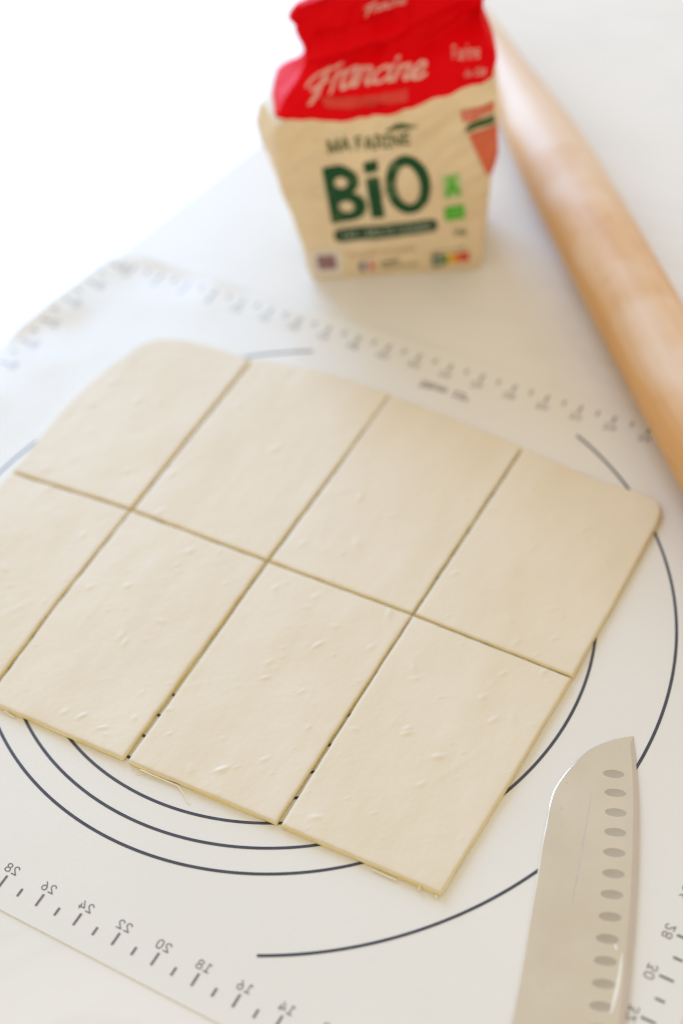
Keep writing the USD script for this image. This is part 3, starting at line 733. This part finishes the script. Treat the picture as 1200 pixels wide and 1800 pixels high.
leaf = Polygon([(0, 0), (.5, .28), (1.1, .30), (1.75, .02), (1.1, .06), (.6, 0.02)]).buffer(.03)
put('leaf_print', leaf, 'olive_print', (5.3, 10.5), 0.05)
ban = rr(0, 0, 6.15, 0.98, .38)
put('green_banner', ban, 'banner_green', (1.98, 3.0), A5, lift=.04)
text_on('banner_words', 'T65 - MULTI-USAGES', 0.42, (2.4, 3.33), 5.3, 'pale_green_print', A5, lift=.075)
text_on('small_print', 'Pour toutes vos recettes', 0.36, (2.6, 1.78), 4.2, 'brown_print', A5, bold=False)
put('round_emblem', Point(0, 0).buffer(.46, 20).intersection(Polygon([(-1, -1), (-.12, -1), (-.12, 1), (-1, 1)])), 'navy_print', (3.75, .98))
put('round_emblem', Point(0, 0).buffer(.46, 20).intersection(Polygon([(-.10, -1), (.12, -1), (.12, 1), (-.10, 1)])), 'white_paper', (3.75, .98))
put('round_emblem', Point(0, 0).buffer(.46, 20).intersection(Polygon([(.14, -1), (1, -1), (1, 1), (.14, 1)])), 'score_red', (3.75, .98))
text_on('small_print', 'FARINE', 0.30, (4.6, 1.02), 1.1, 'olive_print', A5)
text_on('small_print', 'FRANCE', 0.30, (4.65, .58), 2.2, 'olive_print', A5 * .7, bold=False)
# white sticker patch with mauve square
put('white_label', rr(0, 0, 1.72, 2.0, .12), 'white_paper', (.60, .30), A5, lift=.035)
put('label_print', rr(0, 0, 1.15, 1.22, .03), 'mauve_print', (.82, .80), A5, lift=.07)
# organic marks
put('green_logo', rr(0, 0, 1.02, 1.62, .1), 'light_green', (8.52, 5.72), A5, lift=.04)
put('green_logo', unary_union([LineString([(.15, .2), (.5, 1.1), (.85, .2)]).buffer(.11), LineString([(.3, .55), (.7, .55)]).buffer(.08), affinity.scale(Point(.5, 1.32).buffer(.16), 1.6, .7)]), 'bright_green', (8.52, 5.72), A5, lift=.075)
put('green_flag', rr(0, 0, 1.18, 1.02, .04), 'bright_green', (8.55, 4.12), A5, lift=.04)
lf = [affinity.rotate(affinity.translate(Point(0, 0).buffer(.045, 6), .32 * math.cos(a), .20 * math.sin(a)), 0) for a in np.linspace(0.2, 5.9, 11)]
put('leaf_stars', unary_union([affinity.translate(q, .58, .5) for q in lf]), 'light_green', (8.55, 4.12), A5, lift=.075)
text_on('weight_text', '1kg', 0.42, (9.05, 3.02), .72, 'olive_print', A5)
# nutrition score strip
x0 = 7.75
put('score_frame', rr(0, 0, 2.45, 1.32, .14), 'kraft', (7.55, .38), A5, lift=.035)
for k, (w, m_) in enumerate(((.66, 'score_dark_green'), (.30, 'score_green'), (.34, 'score_yellow'), (.36, 'score_orange'), (.62, 'score_red'))):
    hgt = 1.05 if k == 0 else .74
    put('score_segment', rr(0, 0, w, hgt, .10 if k in (0, 4) else .02), m_, (x0, .52 + (0 if k == 0 else .17) + 0.08 * (x0 - 7.75)), A5, lift=.07); x0 += w - .01
text_on('score_letter', 'A', .5, (7.93, .82), .34, 'white_paper', A5, lift=.10)
text_on('score_title', 'NUTRI-SCORE', .2, (7.75, 1.68), 1.9, 'olive_print', A5, bold=False)
# ribbon badge near the right edge
put('badge_band', Polygon([(0, 0), (1.75, .35), (1.75, 1.0), (-.1, .62)]), 'coral_print', (9.62, 10.72), 0.02)
put('badge_band', Polygon([(.05, 0), (1.7, .3), (1.7, .85), (-.02, .55)]), 'olive_print', (9.72, 10.05), 0.02, lift=.03)
put('badge_triangle', Polygon([(0, 0), (1.55, .35), (1.62, -1.4), (1.32, -2.75), (1.05, -2.75)]).buffer(.05), 'coral_print', (9.98, 9.85))
text_on('badge_text', 'BLE 100%', .3, (9.75, 10.95), 1.3, 'pink_print', .2, lift=.075)
# script on the red top
def spl(p, k=14):
    p = np.array(p, float)
    if len(p) < 3: return p
    s = np.r_[0, np.cumsum(np.linalg.norm(np.diff(p, axis=0), axis=1))]
    from scipy.interpolate import CubicSpline
    t = np.linspace(0, s[-1], k); return np.c_[CubicSpline(s, p[:, 0])(t), CubicSpline(s, p[:, 1])(t)]
GL = {'F': ([[(.25, -.45), (.38, .5), (.55, 1.5)], [(-.55, .95), (-.25, 1.3), (.3, 1.45), (.8, 1.5), (1.25, 1.75), (1.1, 1.45)], [(-.1, .62), (.45, .72), (.85, .75)]], 1.3),
      'r': ([[(0, 0), (.02, 1)], [(.02, .6), (.22, .92), (.48, 1.0)]], .58),
      'a': ([[(.7, .85), (.42, 1.0), (.1, .8), (0, .42), (.14, .06), (.42, .06), (.7, .4)], [(.72, 1.0), (.70, .2), (.8, .0), (1.0, .12)]], 1.02),
      'n': ([[(0, 0), (0, 1)], [(0, .55), (.26, .95), (.52, .95), (.58, .6), (.58, .15), (.7, 0), (.9, .12)]], .95),
      'c': ([[(.66, .8), (.42, 1.0), (.1, .8), (0, .42), (.14, .06), (.42, 0), (.8, .2)]], .98),
      'i': ([[(0, 1), (0, .18), (.12, 0), (.32, .12)], [(.02, 1.42), (.05, 1.45)]], .4),
      'e': ([[(.05, .45), (.55, .6), (.6, .86), (.36, 1.0), (.08, .8), (0, .4), (.2, .04), (.5, .02), (.8, .25)]], .8)}
def script(word, w=.12, slant=.55):
    x, out = 0, []
    for ch in word:
        strokes, adv = GL[ch]
        for st in strokes:
            q = spl(st) + [x, 0]; out.append(LineString(q).buffer(w * (1.5 if ch == 'F' and st is strokes[0] else 1)))
        x += adv
    g = unary_union(out); return affinity.affine_transform(g, [1, slant, 0, 1, 0, 0])
fr_poly = script('Francine')
bx = fr_poly.bounds; k = 7.0 / (bx[2] - bx[0])
put('printed_script', affinity.scale(affinity.translate(fr_poly, -bx[0], 0), k, k * .56, origin=(0, 0)), 'pink_print', (0.95, 12.0), math.radians(8.5), lift=.06)
arc = [(x, .13 * (x - 2.3) ** 2 * .32) for x in np.linspace(0, 4.6, 20)]
sw = Polygon(arc + [(x, .13 * (x - 2.3) ** 2 * .32 + .45) for x in np.linspace(4.75, -.15, 20)])
put('swash_ribbon', sw, 'light_red_print', (2.0, 11.42), math.radians(5), lift=.05)
fp2 = affinity.scale(affinity.translate(fr_poly, -bx[0], 0), 2.4 / (bx[2] - bx[0]), 2.4 / (bx[2] - bx[0]) * 1.1, origin=(0, 0))
put('printed_script', fp2, 'pink_print', (4.45, 15.98), math.radians(6), lift=.08)
text_on('red_top_words', 'Farine', .42, (9.2, 13.75), 1.5, 'pink_print', math.radians(11), bold=False, lift=.06, shear=.25)
text_on('red_top_words', 'de ble', .42, (9.75, 13.1), 1.2, 'pink_print', math.radians(11), bold=False, lift=.06, shear=.25)

# ------------------------------------------------------------------ rolling pin
pin = thing('rolling_pin', 'pale wooden rolling pin dusted with flour, tapered at its end, lying beside the flour bag', 'rolling pin')
ac = np.array([-2.6773, 51.6736]); adir = np.array([-0.655897, 0.754851]); R0 = 2.378
prof_t = np.array([-45.0, -44.6, -43.5, -38, -30, -25, -10, 3, 8.1, 12.6, 17.9, 22.0, 24.6, 25.4, 25.7])
prof_r = np.array([0.25, 0.7, 1.0, 1.45, 2.1, 2.33, 2.378, 2.37, 2.2, 1.85, 1.4, 1.15, 0.9, 0.7, 0.25])
tq = np.r_[np.linspace(-45, -43.5, 8), np.linspace(-43, 24, 150), np.linspace(24.3, 25.7, 10)]
rq = PchipInterpolator(prof_t, prof_r)(tq)
na = 72; th = np.linspace(0, 2 * np.pi, na, endpoint=False)
# local frame: x along the pin, z up, origin on the axis
LX = np.repeat(tq, na); LY = (rq[:, None] * np.cos(th)).ravel(); LZ = (rq[:, None] * np.sin(th)).ravel()
VL = np.c_[LX, LY, LZ]
VL = np.vstack([VL, [tq[0], 0, 0], [tq[-1], 0, 0]])
nT = len(tq); fP = grid_faces(nT, na, True); j = np.arange(na); j2 = (j + 1) % na
fP = np.vstack([fP, np.c_[j, j2, np.full(na, nT * na)], np.c_[(nT - 1) * na + j2, (nT - 1) * na + j, np.full(na, nT * na + 1)]])
tp = trimesh.Trimesh(VL, fP, process=False); tp.fix_normals()
fl = np.clip((np.sin(np.arctan2(VL[:, 2], VL[:, 1])) * 0.9 + 0.25), 0, 1) * np.interp(VL[:, 0], [-30, -14, -6, 0, 5, 20, 25], [0.8, 1.0, 1.1, 1.2, 1.3, 1.4, 1.2])
gp = usdkit.mesh(stage, path_for('wooden_body', str(pin.GetPath())), (VL * CM, np.asarray(tp.faces)), M['beech'], smooth=True)
UsdGeom.PrimvarsAPI(gp).CreatePrimvar('flour', Sdf.ValueTypeNames.FloatArray, 'vertex').Set([float(q) for q in fl])
yv = np.array([-adir[1], adir[0]])
UsdGeom.Xformable(gp).AddTransformOp().Set(Gf.Matrix4d(adir[0], adir[1], 0, 0, yv[0], yv[1], 0, 0, 0, 0, 1, 0, ac[0] * CM, ac[1] * CM, (R0 + TZ + 0.1) * CM, 1))
